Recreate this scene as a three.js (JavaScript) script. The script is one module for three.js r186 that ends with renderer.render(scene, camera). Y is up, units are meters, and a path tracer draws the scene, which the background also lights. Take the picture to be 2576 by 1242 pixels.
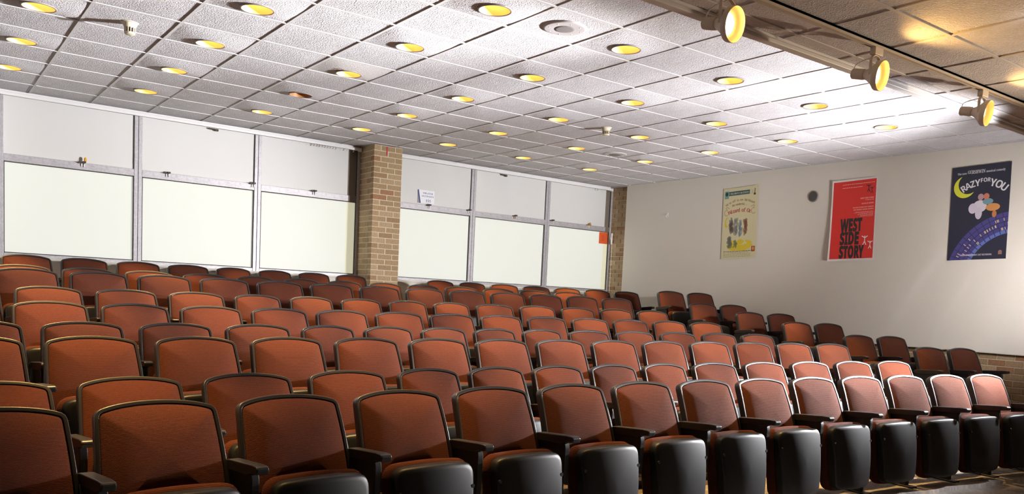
import * as THREE from 'three';
import { mergeGeometries } from 'three/addons/utils/BufferGeometryUtils.js';
import { RoundedBoxGeometry } from 'three/addons/geometries/RoundedBoxGeometry.js';
import { RectAreaLightUniformsLib } from 'three/addons/lights/RectAreaLightUniformsLib.js';

// ------------------------------------------------------------------ camera, light, exposure
const W = 2576, H = 1242, FOCAL = 2105.74;
const scene = new THREE.Scene();
scene.background = new THREE.Color(0x000000);
const camera = new THREE.PerspectiveCamera(THREE.MathUtils.radToDeg(2 * Math.atan(H / 2 / FOCAL)), W / H, 0.05, 60);
camera.position.set(-1.139, -2.0514, 7.299);
{
  const yaw = 0.6494, pitch = -0.0829, roll = 0.051;
  const fwd = new THREE.Vector3(Math.sin(yaw) * Math.cos(pitch), Math.sin(pitch), -Math.cos(yaw) * Math.cos(pitch));
  const r0 = new THREE.Vector3(Math.cos(yaw), 0, Math.sin(yaw)), u0 = new THREE.Vector3().crossVectors(r0, fwd);
  const r = r0.clone().multiplyScalar(Math.cos(roll)).addScaledVector(u0, Math.sin(roll));
  const u = r0.clone().multiplyScalar(-Math.sin(roll)).addScaledVector(u0, Math.cos(roll));
  camera.quaternion.setFromRotationMatrix(new THREE.Matrix4().makeBasis(r, u, fwd.clone().negate()));
}
camera.setViewOffset(W, H, -72, -306, W, H);
scene.add(camera);
const renderer = new THREE.WebGLRenderer({ antialias: true });
renderer.toneMapping = THREE.LinearToneMapping;
renderer.toneMappingExposure = 0.56;
renderer.shadowMap.enabled = true;
RectAreaLightUniformsLib.init();

const LIGHT = {
  // ten added, unseen lamps round one light inferred from shadows: target, half angle, candela, offsets along, up and before the rack, colour
  bar: [[[7.4, -0.7, -4.2], 22, 130, 0.45, 0, 0], [[0.6, -1.2, -4.2], 20, 350, -0.15, 0, 0], [[-0.6, -0.85, -0.5], 20, 1050, -0.45, 0, 0], [[6.3, -0.35, 0.2], 41, 205, 0.15, 0, 0],
    [[5.0, -2.5, 2.3], 50, 245, 0.2, -0.28, 0], [[0.8, -2.75, 3.7], 27, 250, -0.45, -0.28, 0], [[2.4, -2.45, 1.6], 25, 250, -0.15, -0.28, 0], [[8.8, -1.1, 1.8], 48, 42, 0.5, -0.28, 0],
    [[4.0, 0.1, 2.0], 31, 130, -0.3, 0.28, 0], [[2.6, -0.36, 4.5], 34, 80, 0.3, 0.28, 1.2, [1.0, 0.78, 0.56]]],
  barAt: [6.9, -1.5, 4.4], barColor: [0.98, 0.97, 1.0],
  down: 165, downColor: [1.0, 0.6, 0.2], downAngle: 0.33, lamp: 26,
  head: 40, headColor: [1.0, 0.87, 0.78], spill: 3.6, spillColor: [1.0, 0.55, 0.15], headGlow: 14,
  pane: 0.97, paneLight: 0.8,
};
function shadowed(l, radius) { l.castShadow = true; l.shadow.mapSize.set(1024, 1024); l.shadow.bias = -0.0005; if (radius) l.shadow.radius = radius; return l; }

// ------------------------------------------------------------------ helpers
let seedN = 7;
const rnd = () => { seedN = (seedN * 1664525 + 1013904223) % 4294967296; return seedN / 4294967296; };
const taken = new Map();
function numbered(n) { const k = taken.get(n) || 0; taken.set(n, k + 1); return k ? n + '_' + String(k).padStart(3, '0') : n; }
const V3 = (x, y, z) => new THREE.Vector3(x, y, z);
function mesh(name, geo, m, parent) {
  const o = new THREE.Mesh(geo, m);
  o.castShadow = o.receiveShadow = true;
  if (parent) { let k = 0; for (const c of parent.children) if (c.name.replace(/_\d{3}$/, '') === name) k++; o.name = k ? name + '_' + String(k).padStart(3, '0') : name; parent.add(o); }
  else { o.name = numbered(name); scene.add(o); }
  return o;
}
function thing(name, label, category, group, pos = [0, 0, 0]) {
  const g = new THREE.Group(); g.name = numbered(name); g.position.set(...pos); scene.add(g);
  return tag(g, label, category, group);
}
function tag(o, label, category, group) { o.userData = { label, category }; if (group) o.userData.group = group; return o; }
function structure(name) { const g = new THREE.Group(); g.name = numbered(name); g.userData = { kind: 'structure' }; scene.add(g); return g; }
function box(x0, x1, y0, y1, z0, z1, r = 0) {
  const g = r ? new RoundedBoxGeometry(x1 - x0, y1 - y0, z1 - z0, 1, r) : new THREE.BoxGeometry(x1 - x0, y1 - y0, z1 - z0);
  g.translate((x0 + x1) / 2, (y0 + y1) / 2, (z0 + z1) / 2); return g;
}
function merge(list) { return mergeGeometries(list.map((g) => (g.index ? g.toNonIndexed() : g)), false); }
function cyl(r0, r1, h, n = 24) { return new THREE.CylinderGeometry(r0, r1, h, n); }
function lathe(pts, n = 36) { return new THREE.LatheGeometry(pts.map((p) => new THREE.Vector2(p[0], p[1])), n); }
function tube(pts, r, n = 20, k = 6) { return new THREE.TubeGeometry(new THREE.CatmullRomCurve3(pts.map((p) => V3(...p))), n, r, k); }
// uv = plane coordinates in metres (per axis pair), scaled
function worldUV(g, a, b, s = 1) {
  const p = g.attributes.position, uv = new Float32Array(p.count * 2), get = { x: 'getX', y: 'getY', z: 'getZ' };
  for (let i = 0; i < p.count; i++) { uv[2 * i] = p[get[a]](i) * s; uv[2 * i + 1] = p[get[b]](i) * s; }
  g.setAttribute('uv', new THREE.BufferAttribute(uv, 2)); return g;
}

// ------------------------------------------------------------------ textures
function dataTex(n, f, srgb, rep = 1) {
  const d = new Uint8Array(n * n * 4);
  for (let y = 0; y < n; y++) for (let x = 0; x < n; x++) { const c = f(x / n, y / n, x, y), i = 4 * (y * n + x); for (let k = 0; k < 3; k++) d[i + k] = Math.max(0, Math.min(255, Array.isArray(c) ? c[k] : c)); d[i + 3] = 255; }
  const t = new THREE.DataTexture(d, n, n); t.wrapS = t.wrapT = THREE.RepeatWrapping; t.magFilter = THREE.LinearFilter; t.minFilter = THREE.LinearMipmapLinearFilter; t.generateMipmaps = true;
  if (srgb) t.colorSpace = THREE.SRGBColorSpace; t.repeat.set(rep, rep); t.needsUpdate = true; return t;
}
function valueNoise(cells, seed) {   // tiling value noise on [0,1)
  const s0 = seedN; seedN = seed; const g = Array.from({ length: cells * cells }, rnd); seedN = s0;
  const sm = (t) => t * t * (3 - 2 * t);
  return (u, v) => { const x = u * cells, y = v * cells, xi = Math.floor(x), yi = Math.floor(y), a = sm(x - xi), b = sm(y - yi), q = (i, j) => g[((j % cells) + cells) % cells * cells + ((i % cells) + cells) % cells];
    return (q(xi, yi) * (1 - a) + q(xi + 1, yi) * a) * (1 - b) + (q(xi, yi + 1) * (1 - a) + q(xi + 1, yi + 1) * a) * b; };
}
function canvasTex(w, h, draw) { const c = document.createElement('canvas'); c.width = w; c.height = h; draw(c.getContext('2d'), w, h); const t = new THREE.CanvasTexture(c); t.colorSpace = THREE.SRGBColorSpace; t.anisotropy = 8; return t; }

const n8 = valueNoise(8, 11), n24 = valueNoise(24, 12), n64 = valueNoise(64, 13), n128 = valueNoise(128, 14);
// woven rib: one repeat = 12 cm, 24 ribs
const ribH = (u, v) => 0.5 + 0.5 * Math.sin(v * 24 * 2 * Math.PI + 1.2 * (n24(u, v) - 0.5));
const fabricMap = dataTex(512, (u, v) => { const r = ribH(u, v), w = 0.5 + 0.5 * Math.sin(u * 48 * 2 * Math.PI + Math.floor(v * 24) * 3.14), k = 0.8 + 0.26 * r * (0.55 + 0.45 * w) + 0.2 * (n128(u, v) - 0.5) + 0.1 * (n24(v, u) - 0.5); return [80 * k, 38 * k, 22 * k]; }, true, 1 / 0.12);
const fabricBump = dataTex(512, (u, v) => 255 * (0.5 * ribH(u, v) + 0.25 * (0.5 + 0.5 * Math.sin(u * 48 * 2 * Math.PI + Math.floor(v * 24) * 3.14)) + 0.25 * n128(u, v)), false, 1 / 0.12);
// acoustic tile: worm-like fissures
const tileBump = dataTex(512, (u, v) => { const a = n64(u, v * 0.5 + 0), b = n128(v, u), c = n24(u, v); const worm = Math.abs(n64(u + 0.03 * c, v + 0.04 * c) - 0.5) * 2; return 255 * (0.55 * Math.min(1, worm * 1.8) + 0.25 * b + 0.2 * a); }, false, 1 / 0.5);
const tileMap = dataTex(256, (u, v) => { const k = 0.96 + 0.07 * (n64(u, v) - 0.5) + 0.05 * (n8(u, v) - 0.5); return [220 * k, 217 * k, 219 * k]; }, true, 1 / 0.61);
const plasterBump = dataTex(256, (u, v) => 255 * (0.6 * n128(u, v) + 0.4 * n24(u, v)), false, 1 / 0.5);
const brickBump = dataTex(256, (u, v) => 255 * (0.5 * n64(u, v) + 0.5 * n128(u, v)), false, 1 / 0.25);
const brickMap = dataTex(256, (u, v) => { const k = 0.93 + 0.3 * (n64(u, v) - 0.5) + 0.2 * (n128(u, v) - 0.5); return [255 * k, 250 * k, 244 * k]; }, true, 1 / 0.25);
const concreteMap = dataTex(512, (u, v) => { const k = 0.85 + 0.3 * (n8(u, v) - 0.5) + 0.2 * (n24(u, v) - 0.5) + 0.18 * (n128(u, v) - 0.5); return [172 * k, 164 * k, 158 * k]; }, true, 0.5);
const brushedMap = dataTex(256, (u, v) => { const k = 0.93 + 0.12 * (n128(u * 0.06, v) - 0.5) + 0.08 * (n24(u, v) - 0.5); return [186 * k, 182 * k, 184 * k]; }, true, 1 / 0.4);

// ------------------------------------------------------------------ materials
const std = (o) => new THREE.MeshStandardMaterial(o), phy = (o) => new THREE.MeshPhysicalMaterial(o);
const M = {
  fabric: phy({ map: fabricMap, bumpMap: fabricBump, bumpScale: 0.0016, roughness: 0.92, specularIntensity: 0.35, sheen: 0.1, sheenRoughness: 0.45, sheenColor: new THREE.Color(0.5, 0.36, 0.36) }),
  frame: phy({ color: 0x141110, roughness: 0.36 }),
  shell: phy({ color: 0x131416, roughness: 0.46, specularIntensity: 0.7 }),
  arm: std({ color: 0x1c1a19, roughness: 0.4 }),
  steel: std({ color: 0x141313, roughness: 0.5 }),
  bolt: std({ color: 0x050505, roughness: 0.6 }),
  tile: std({ map: tileMap, bumpMap: tileBump, bumpScale: 0.0035, roughness: 0.95 }),
  tee: std({ color: 0xd6d3d2, roughness: 0.5 }),
  plaster: std({ color: 0xe0d9cd, bumpMap: plasterBump, bumpScale: 0.0008, roughness: 0.9 }),
  paint: std({ color: 0xd9d5c8, bumpMap: plasterBump, bumpScale: 0.0006, roughness: 0.85 }),
  stage: std({ color: 0x6a5c50, roughness: 0.9 }),
  mortar: std({ color: 0xd0c3aa, roughness: 0.95, bumpMap: brickBump, bumpScale: 0.002 }),
  aluminium: std({ map: brushedMap, roughness: 0.5, metalness: 0.35 }),
  gasket: std({ color: 0x37332f, roughness: 0.7 }),
  board: std({ color: 0xd2d0cc, roughness: 0.55 }),
  pane: std({ color: 0x9a9a92, roughness: 0.6, emissive: new THREE.Color(0.93, 0.95, 0.86), emissiveIntensity: LIGHT.pane }),
  rail: std({ color: 0xe2e0de, roughness: 0.4 }),
  cream: std({ color: 0xd6cbb0, roughness: 0.5 }),
  speaker: std({ color: 0xbab5b4, roughness: 0.5 }),
  grille: std({ color: 0x7c7674, roughness: 0.7 }),
  darkGrille: std({ color: 0x4a4642, roughness: 0.75 }),
  reflector: std({ color: 0xefc987, roughness: 0.38 }),
  lampGlow: std({ color: 0xffffff, emissive: new THREE.Color(1.0, 0.7, 0.36), emissiveIntensity: LIGHT.lamp }),
  ring: std({ color: 0x8a8480, roughness: 0.5 }),
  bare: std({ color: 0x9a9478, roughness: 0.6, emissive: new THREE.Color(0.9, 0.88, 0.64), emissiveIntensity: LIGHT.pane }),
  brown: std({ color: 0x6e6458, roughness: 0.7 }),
  deadLamp: std({ color: 0xb9783a, roughness: 0.5 }),
  track: std({ color: 0xcabfae, roughness: 0.45 }),
  head: std({ color: 0xd8cdbd, roughness: 0.42, side: THREE.DoubleSide }),
  amber: std({ color: 0xe4b674, roughness: 0.4, side: THREE.DoubleSide }),
  headGlow: std({ color: 0xffffff, emissive: new THREE.Color(1.0, 0.8, 0.5), emissiveIntensity: LIGHT.headGlow }),
  wire: std({ color: 0xd8d2ca, roughness: 0.4 }),
  dark: std({ color: 0x3a342c, roughness: 0.6 }),
  white: std({ color: 0xe8e6e2, roughness: 0.5 }),
  yellow: std({ color: 0xe0a020, roughness: 0.45 }),
  gold: std({ color: 0xb08a3c, roughness: 0.4, metalness: 0.5 }),
  red: std({ color: 0xc03038, roughness: 0.6 }),
  concrete: std({ map: concreteMap, bumpMap: plasterBump, bumpScale: 0.0015, roughness: 0.85 }),
  platform: std({ color: 0x4a423c, bumpMap: plasterBump, bumpScale: 0.002, roughness: 0.95 }),
  orange: phy({ color: 0xf07a20, roughness: 0.9, transmission: 0.6, thickness: 0 }),
};
const brickTones = [0xb59c79, 0xbda481, 0xae9573, 0xc0a988, 0xa78b68, 0xa87f5f].map((c) => std({ color: c, map: brickMap, bumpMap: brickBump, bumpScale: 0.003, roughness: 0.9 }));
const pickBrick = () => brickTones[Math.min(5, Math.floor(Math.pow(rnd(), 1.6) * 6))];

// ------------------------------------------------------------------ room shell
const XR = 8.964, ZB = -4.216, YS = -0.36, PX = 0.634, PZ = 0.61, ZS = 3.80;
const XC = 2.3547, RAD = 32.979, ZA = 3.601, SPC = 0.8044;           // the rows are arcs about one centre
const rowAt = (k, s) => { const r = RAD + k * SPC, t = s / r; return { x: XC + r * Math.sin(t), z: ZA + RAD - r * Math.cos(t), t }; };
const SHO = 0.788;                                                    // shoulder height of a seat back
//           x0       pitch   narrow  shoulder slope  seats gap   pair lift
const ROWS = [
  [-2.7038, 0.5566, 0.5566, -2.5529, 0.0044, 13, 0, 0],
  [-2.6429, 0.5729, 0.5068, -2.5293, 0.0100, 13, 0, 0],
  [-2.6857, 0.5639, 0.5639, -2.4009, 0.0042, 13, 0.978, 0.005],
  [-2.6103, 0.5682, 0.5118, -2.3601, 0.0048, 13, 1.043, 0.045],
  [-2.6958, 0.5565, 0.5565, -2.2642, 0.0029, 13, 0.921, 0.059],
  [-2.6112, 0.5646, 0.5128, -2.1685, 0.0039, 13, 1.057, 0.055],
  [-2.1230, 0.5584, 0.5584, -2.0314, 0.0037, 12, 0.922, 0.008],
  [-2.0800, 0.5580, 0.5184, -1.9891, 0.0065, 12, 1.231, 0.125],
];
const ZI = -3.411, HI = -1.8875;
{ // floor: flat stage floor, then a curved platform for every row
  const parts = [box(-6, 9.05, -3.6, -3.353, 4.02, 9.6)], dark = [];
  const strip = (f, zf, zb, x0, x1, y0) => {       // top and front of a platform between two arcs
    const n = 24, pos = [], idx = [];
    for (let i = 0; i <= n; i++) { const x = x0 + (x1 - x0) * i / n, y = f(x); pos.push(x, y, zf(x), x, y, zb(x), x, y0, zf(x)); }
    for (let i = 0; i < n; i++) { const a = 3 * i, b = a + 3; idx.push(a, b, a + 1, b, b + 1, a + 1, a + 2, b + 2, a, b + 2, b, a); }
    const g = new THREE.BufferGeometry(); g.setAttribute('position', new THREE.Float32BufferAttribute(pos, 3)); g.setIndex(idx); g.computeVertexNormals();
    g.setAttribute('uv', new THREE.Float32BufferAttribute(new Float32Array(pos.length / 3 * 2), 2)); return g;
  };
  const arcZ = (k) => (x) => ZA + RAD - Math.sqrt((RAD + k * SPC) ** 2 - (x - XC) ** 2);
  ROWS.forEach((r, k) => {
    const f = (x) => r[3] - SHO + r[4] * (x - XC), zf = (x) => arcZ(k)(x) + 0.46, zb = k < 7 ? (x) => arcZ(k + 1)(x) + 0.46 : () => -3.0;
    const side = r[6] ? 7.1 : 8.99;
    (k ? dark : parts).push(strip(f, zf, zb, -6, side, -3.7));
    if (r[6]) dark.push(strip(() => r[3] - SHO + r[7], zf, zb, side, 8.99, -3.7));
  });
  dark.push(strip(() => HI - SHO, () => -3.0, () => -4.3, -6, 8.99, -3.7));
  const g = merge(parts.map((q) => worldUV(q, 'x', 'z')));
  const o = mesh('floor', g, M.concrete); o.userData.kind = 'structure';
  const p = mesh('floor', merge(dark.map((q) => worldUV(q, 'x', 'z'))), M.platform); p.userData.kind = 'structure';
}
{ // walls out of the picture close the room
  const a = mesh('wall_left', box(-6.2, -6, -3.7, 0.3, -4.5, 9.8), M.plaster); a.userData.kind = 'structure';
  const b = mesh('wall_front', box(-6.2, 9.3, -3.7, 0.3, 9.6, 9.8), M.stage); b.userData.kind = 'structure';
}
{ // back wall below and behind the windows
  const g = structure('wall_back');
  mesh('wall_panel', box(-6.2, 9.3, -3.7, -1.876, -4.5, ZB + 0.012), M.paint, g);
  mesh('wall_core', box(-6.2, 9.3, -1.876, 0.3, -4.5, ZB - 0.03), M.paint, g);
  mesh('wall_pier', box(-6.2, -0.30, -1.876, 0.0, ZB - 0.03, ZB + 0.012), M.aluminium, g);
}
{ // poster wall: plaster panel standing proud of brick
  const g = structure('wall_right');
  mesh('brick_backing', box(9.030, 9.3, -3.7, 0.3, -4.5, 9.8), M.mortar, g);
  mesh('plaster_panel', worldUV(box(XR, 9.030, -2.405, 0.1, -3.765, 9.7, 0.006), 'z', 'y'), M.plaster, g);
  const L = 0.2, C = 0.0762, J = 0.011, variants = [0, 1, 2].map((i) => worldUV(new RoundedBoxGeometry(0.03, C - J, L - J, 1, 0.004), 'z', 'y'));
  const half = worldUV(new RoundedBoxGeometry(0.03, C - J, L / 2 - J, 1, 0.004), 'z', 'y');
  const put = (y, z, h) => { const b = mesh('brick', h ? half : variants[Math.floor(rnd() * 3)], pickBrick(), g); b.position.set(9.035 - 0.003 * rnd(), y, z); };
  for (let c = 0; c < 12; c++) for (let i = 0; i < 14; i++) put(-2.445 - c * C, 0.62 + i * L + (c % 2) * L / 2, false);
  for (let c = 0; c < 26; c++) { const y = -0.04 - c * C; put(y, c % 2 ? -4.115 : -4.165, !(c % 2)); put(y, c % 2 ? -3.915 : -4.015, false); if (c % 2) put(y, -3.79, true); else put(y, -3.815, false); }
}
{ const t = mesh('trim_1', box(XR - 0.012, XR + 0.01, -2.416, -2.398, -3.76, 9.6, 0.004), M.paint); t.userData.kind = 'structure'; }

// ------------------------------------------------------------------ ceiling
const LX = (m) => -0.317 + m * 2 * PX, LZ = (n) => -0.367 - n * 1.22;   // downlight grid
const lights = [];
for (let m = 0; m <= 6; m++) for (let n = -3; n <= 2; n++) lights.push({ m, n, x: LX(m), z: LZ(n) + (n < -1 ? 0.05 : 0) });
const speakers = [[2.858, 2.12], [6.72, -1.6]];
{
  const g = structure('ceiling');
  mesh('ceiling_slab', box(-6.2, 9.3, 0.22, 0.5, -4.5, 9.8), M.plaster, g);
  mesh('plain_ceiling', box(-6.0, -1.905, 0.006, 0.05, ZB, ZS), M.tile, g);
  const hx = PX / 2 - 0.004, hz = PZ / 2 - 0.004, RH = 0.120;
  const sagY = (x, z, s) => 0.007 - s * Math.max(0, 1 - (x / hx) ** 2) * Math.max(0, 1 - (z / hz) ** 2);
  const flat = (s, w0 = -hx, w1 = hx, d0 = -hz, d1 = hz) => {
    const n = 6, pos = [], idx = [];
    for (let j = 0; j <= n; j++) for (let i = 0; i <= n; i++) { const x = w0 + (w1 - w0) * i / n, z = d0 + (d1 - d0) * j / n; pos.push(x, sagY(x, z, s), z); }
    for (let j = 0; j < n; j++) for (let i = 0; i < n; i++) { const a = j * (n + 1) + i, b = a + 1, c = a + n + 1, d = c + 1; idx.push(a, b, c, b, d, c); }
    const q = new THREE.BufferGeometry(); q.setAttribute('position', new THREE.Float32BufferAttribute(pos, 3)); q.setIndex(idx); q.computeVertexNormals(); worldUV(q, 'x', 'z'); return q;
  };
  const holed = (dx, dz, s) => {
    const n = 48, rings = 7, pos = [], idx = [];
    for (let r = 0; r <= rings; r++) for (let i = 0; i < n; i++) {
      const a = i / n * 2 * Math.PI, ca = Math.cos(a), sa = Math.sin(a), cx = dx + RH * ca, cz = dz + RH * sa, k = 1 / Math.max(Math.abs(ca) / hx, Math.abs(sa) / hz), t = r / rings;
      const x = cx + (k * ca - cx) * t, z = cz + (k * sa - cz) * t; pos.push(x, sagY(x, z, s), z);
    }
    for (let r = 0; r < rings; r++) for (let i = 0; i < n; i++) { const a = r * n + i, b = r * n + (i + 1) % n, c = a + n, d = b + n; idx.push(a, b, c, b, d, c); }
    const q = new THREE.BufferGeometry(); q.setAttribute('position', new THREE.Float32BufferAttribute(pos, 3)); q.setIndex(idx); q.computeVertexNormals(); worldUV(q, 'x', 'z'); return q;
  };
  const flats = [0.001, 0.003, 0.005, 0.007].map((s) => flat(s));
  const stainMap = canvasTex(256, 256, (c, w, h) => { c.fillStyle = 'rgb(214,209,206)'; c.fillRect(0, 0, w, h); c.fillStyle = 'rgba(140,118,104,0.55)'; for (let i = 0; i < 60; i++) { c.beginPath(); c.ellipse(60 + rnd() * 110, 120 + 22 * Math.sin(i) * rnd() + rnd() * 18, 3 + 9 * rnd(), 2 + 5 * rnd(), rnd() * 3, 0, 7); c.fill(); } });
  const stained = std({ map: stainMap, bumpMap: tileBump, bumpScale: 0.0035, roughness: 0.95 });
  for (let i = -3; i < 14; i++) for (let j = -7; j < 7; j++) {
    const x = (i + 0.5) * PX, z = -(j + 0.5) * PZ, L = lights.find((l) => Math.abs(l.x - x) < PX / 2 && Math.abs(l.z - z) < PZ / 2);
    if (z > ZS) continue;
    let q, m = M.tile;
    if (L) { q = holed(L.x - x, L.z - z, 0.028); L.sag = 0.028; }
    else if (j === 6) q = flat(0.002, -hx, hx, Math.max(-hz, ZB - z), hz);
    else q = flats[Math.floor(rnd() * 4)];
    if (i === 3 && j === 0) { q = q.clone(); const p = q.attributes.position, uv = new Float32Array(p.count * 2); for (let k = 0; k < p.count; k++) { uv[2 * k] = p.getX(k) / PX + 0.5; uv[2 * k + 1] = p.getZ(k) / PZ + 0.5; } q.setAttribute('uv', new THREE.BufferAttribute(uv, 2)); m = stained; }
    mesh('ceiling_tile', q, m, g).position.set(x, 0, z);
  }
  const tee = (x0, x1, z0, z1, y) => merge([box(x0, x1, y, y + 0.006, z0, z1)]);
  for (let i = -3; i <= 14; i++) mesh('grid_runner', tee(i * PX - 0.012, Math.min(i * PX + 0.012, XR), ZB, ZS, 0.0), M.tee, g);
  for (let j = -6; j <= 6; j++) mesh('cross_runner', tee(-1.9, XR, -j * PZ - 0.012, -j * PZ + 0.012, -0.0008), M.tee, g);
  mesh('wall_angle', merge([box(XR - 0.022, XR, -0.002, 0.02, ZB, ZS), box(-1.9, XR, -0.003, 0.02, ZB, ZB + 0.03)]), M.tee, g);
  // lower ceiling over the stage side
  const d = structure('ceiling');
  mesh('drop_face', box(-6, XR, YS + 0.02, 0.22, ZS, ZS + 0.05), M.plaster, d);
  const qx = 0.617, qz = 0.63, x0 = 3.244 - 4 * qx, z0 = 3.968, sg = (s) => { const q = flat(s, -qx / 2 + 0.004, qx / 2 - 0.004, -qz / 2 + 0.004, qz / 2 - 0.004); return q; };
  const sf = [0.001, 0.003].map(sg);
  for (let i = 0; i < 13; i++) for (let j = -1; j < 4; j++) {
    const cx = x0 + (i + 0.5) * qx, cz = z0 + (j + 0.5) * qz; if (cx + qx / 2 > XR + 0.05) continue;
    mesh('ceiling_tile', j < 0 ? flat(0.001, -qx / 2 + 0.004, qx / 2 - 0.004, ZS + 0.04 - cz, qz / 2 - 0.004) : sf[(i * 7 + j) % 2], M.tile, d).position.set(cx, YS, cz);
  }
  mesh('plain_ceiling', merge([box(-6, x0, YS + 0.007, YS + 0.05, ZS, 9.7), box(x0, XR, YS + 0.007, YS + 0.05, z0 + 4 * qz, 9.7)]), M.tile, d);
  for (let i = 0; i <= 12; i++) mesh('grid_runner', tee(x0 + i * qx - 0.012, x0 + i * qx + 0.012, ZS + 0.03, z0 + 4 * qz, YS), M.tee, d);
  for (let j = 0; j <= 4; j++) mesh('cross_runner', tee(x0, XR, z0 + j * qz - 0.012, z0 + j * qz + 0.012, YS - 0.0008), M.tee, d);
}
{ // white edge trim where the ceiling drops
  const t = structure('trim_2');
  mesh('edge_strip', box(-6, XR, YS - 0.03, YS + 0.02, ZS - 0.022, ZS + 0.038, 0.004), M.rail, t);
  mesh('edge_lip', box(-6, XR, YS - 0.012, YS + 0.004, ZS + 0.044, ZS + 0.064, 0.003), M.rail, t);
}

// ------------------------------------------------------------------ brick pillar
{
  const t = thing('brick_pillar', 'tan brick pillar standing between the two window groups with red tape at its top', 'pillar', null, [4.34, 0, -3.98]);
  const w = 0.22, zf = 0.23, C = 0.0762, J = 0.011;
  mesh('mortar_core', box(-w + 0.004, w, -3.2, 0.0, -0.236, zf - 0.004), M.mortar, t);
  const full = worldUV(new RoundedBoxGeometry(0.2145 - J / 2, C - J, 0.1, 1, 0.004), 'x', 'y'), half = worldUV(new RoundedBoxGeometry(0.107 - J / 2, C - J, 0.1, 1, 0.004), 'x', 'y');
  const sideFull = worldUV(new RoundedBoxGeometry(0.1, C - J, 0.2 - J, 1, 0.004), 'z', 'y'), sideHalf = worldUV(new RoundedBoxGeometry(0.1, C - J, 0.1 - J, 1, 0.004), 'z', 'y');
  for (let c = 0; c < 28; c++) {
    const y = -0.04 - c * C, jig = () => (rnd() - 0.5) * 0.003;
    const put = (g, x, z) => mesh('brick', g, pickBrick(), t).position.set(x, y, z);
    if (c % 2) { put(full, -w + 0.107, zf - 0.05 + jig()); put(full, w - 0.107, zf - 0.05 + jig()); }
    else { put(half, -w + 0.052, zf - 0.05 + jig()); put(full, 0, zf - 0.05 + jig()); put(half, w - 0.052, zf - 0.05 + jig()); }
    if (c % 2) { put(sideFull, -w + 0.05 + jig(), 0.03); put(sideFull, -w + 0.05 + jig(), -0.17 + 0.03); }
    else { put(sideHalf, -w + 0.05 + jig(), 0.08); put(sideFull, -w + 0.05 + jig(), -0.07); put(sideHalf, -w + 0.05 + jig(), -0.19); }
  }
}
tag(mesh('red_tape', box(4.305, 4.327, -0.135, -0.015, -3.7515, -3.7475), M.red), 'short red tape strip stuck near the top of the brick pillar', 'tape');

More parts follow.
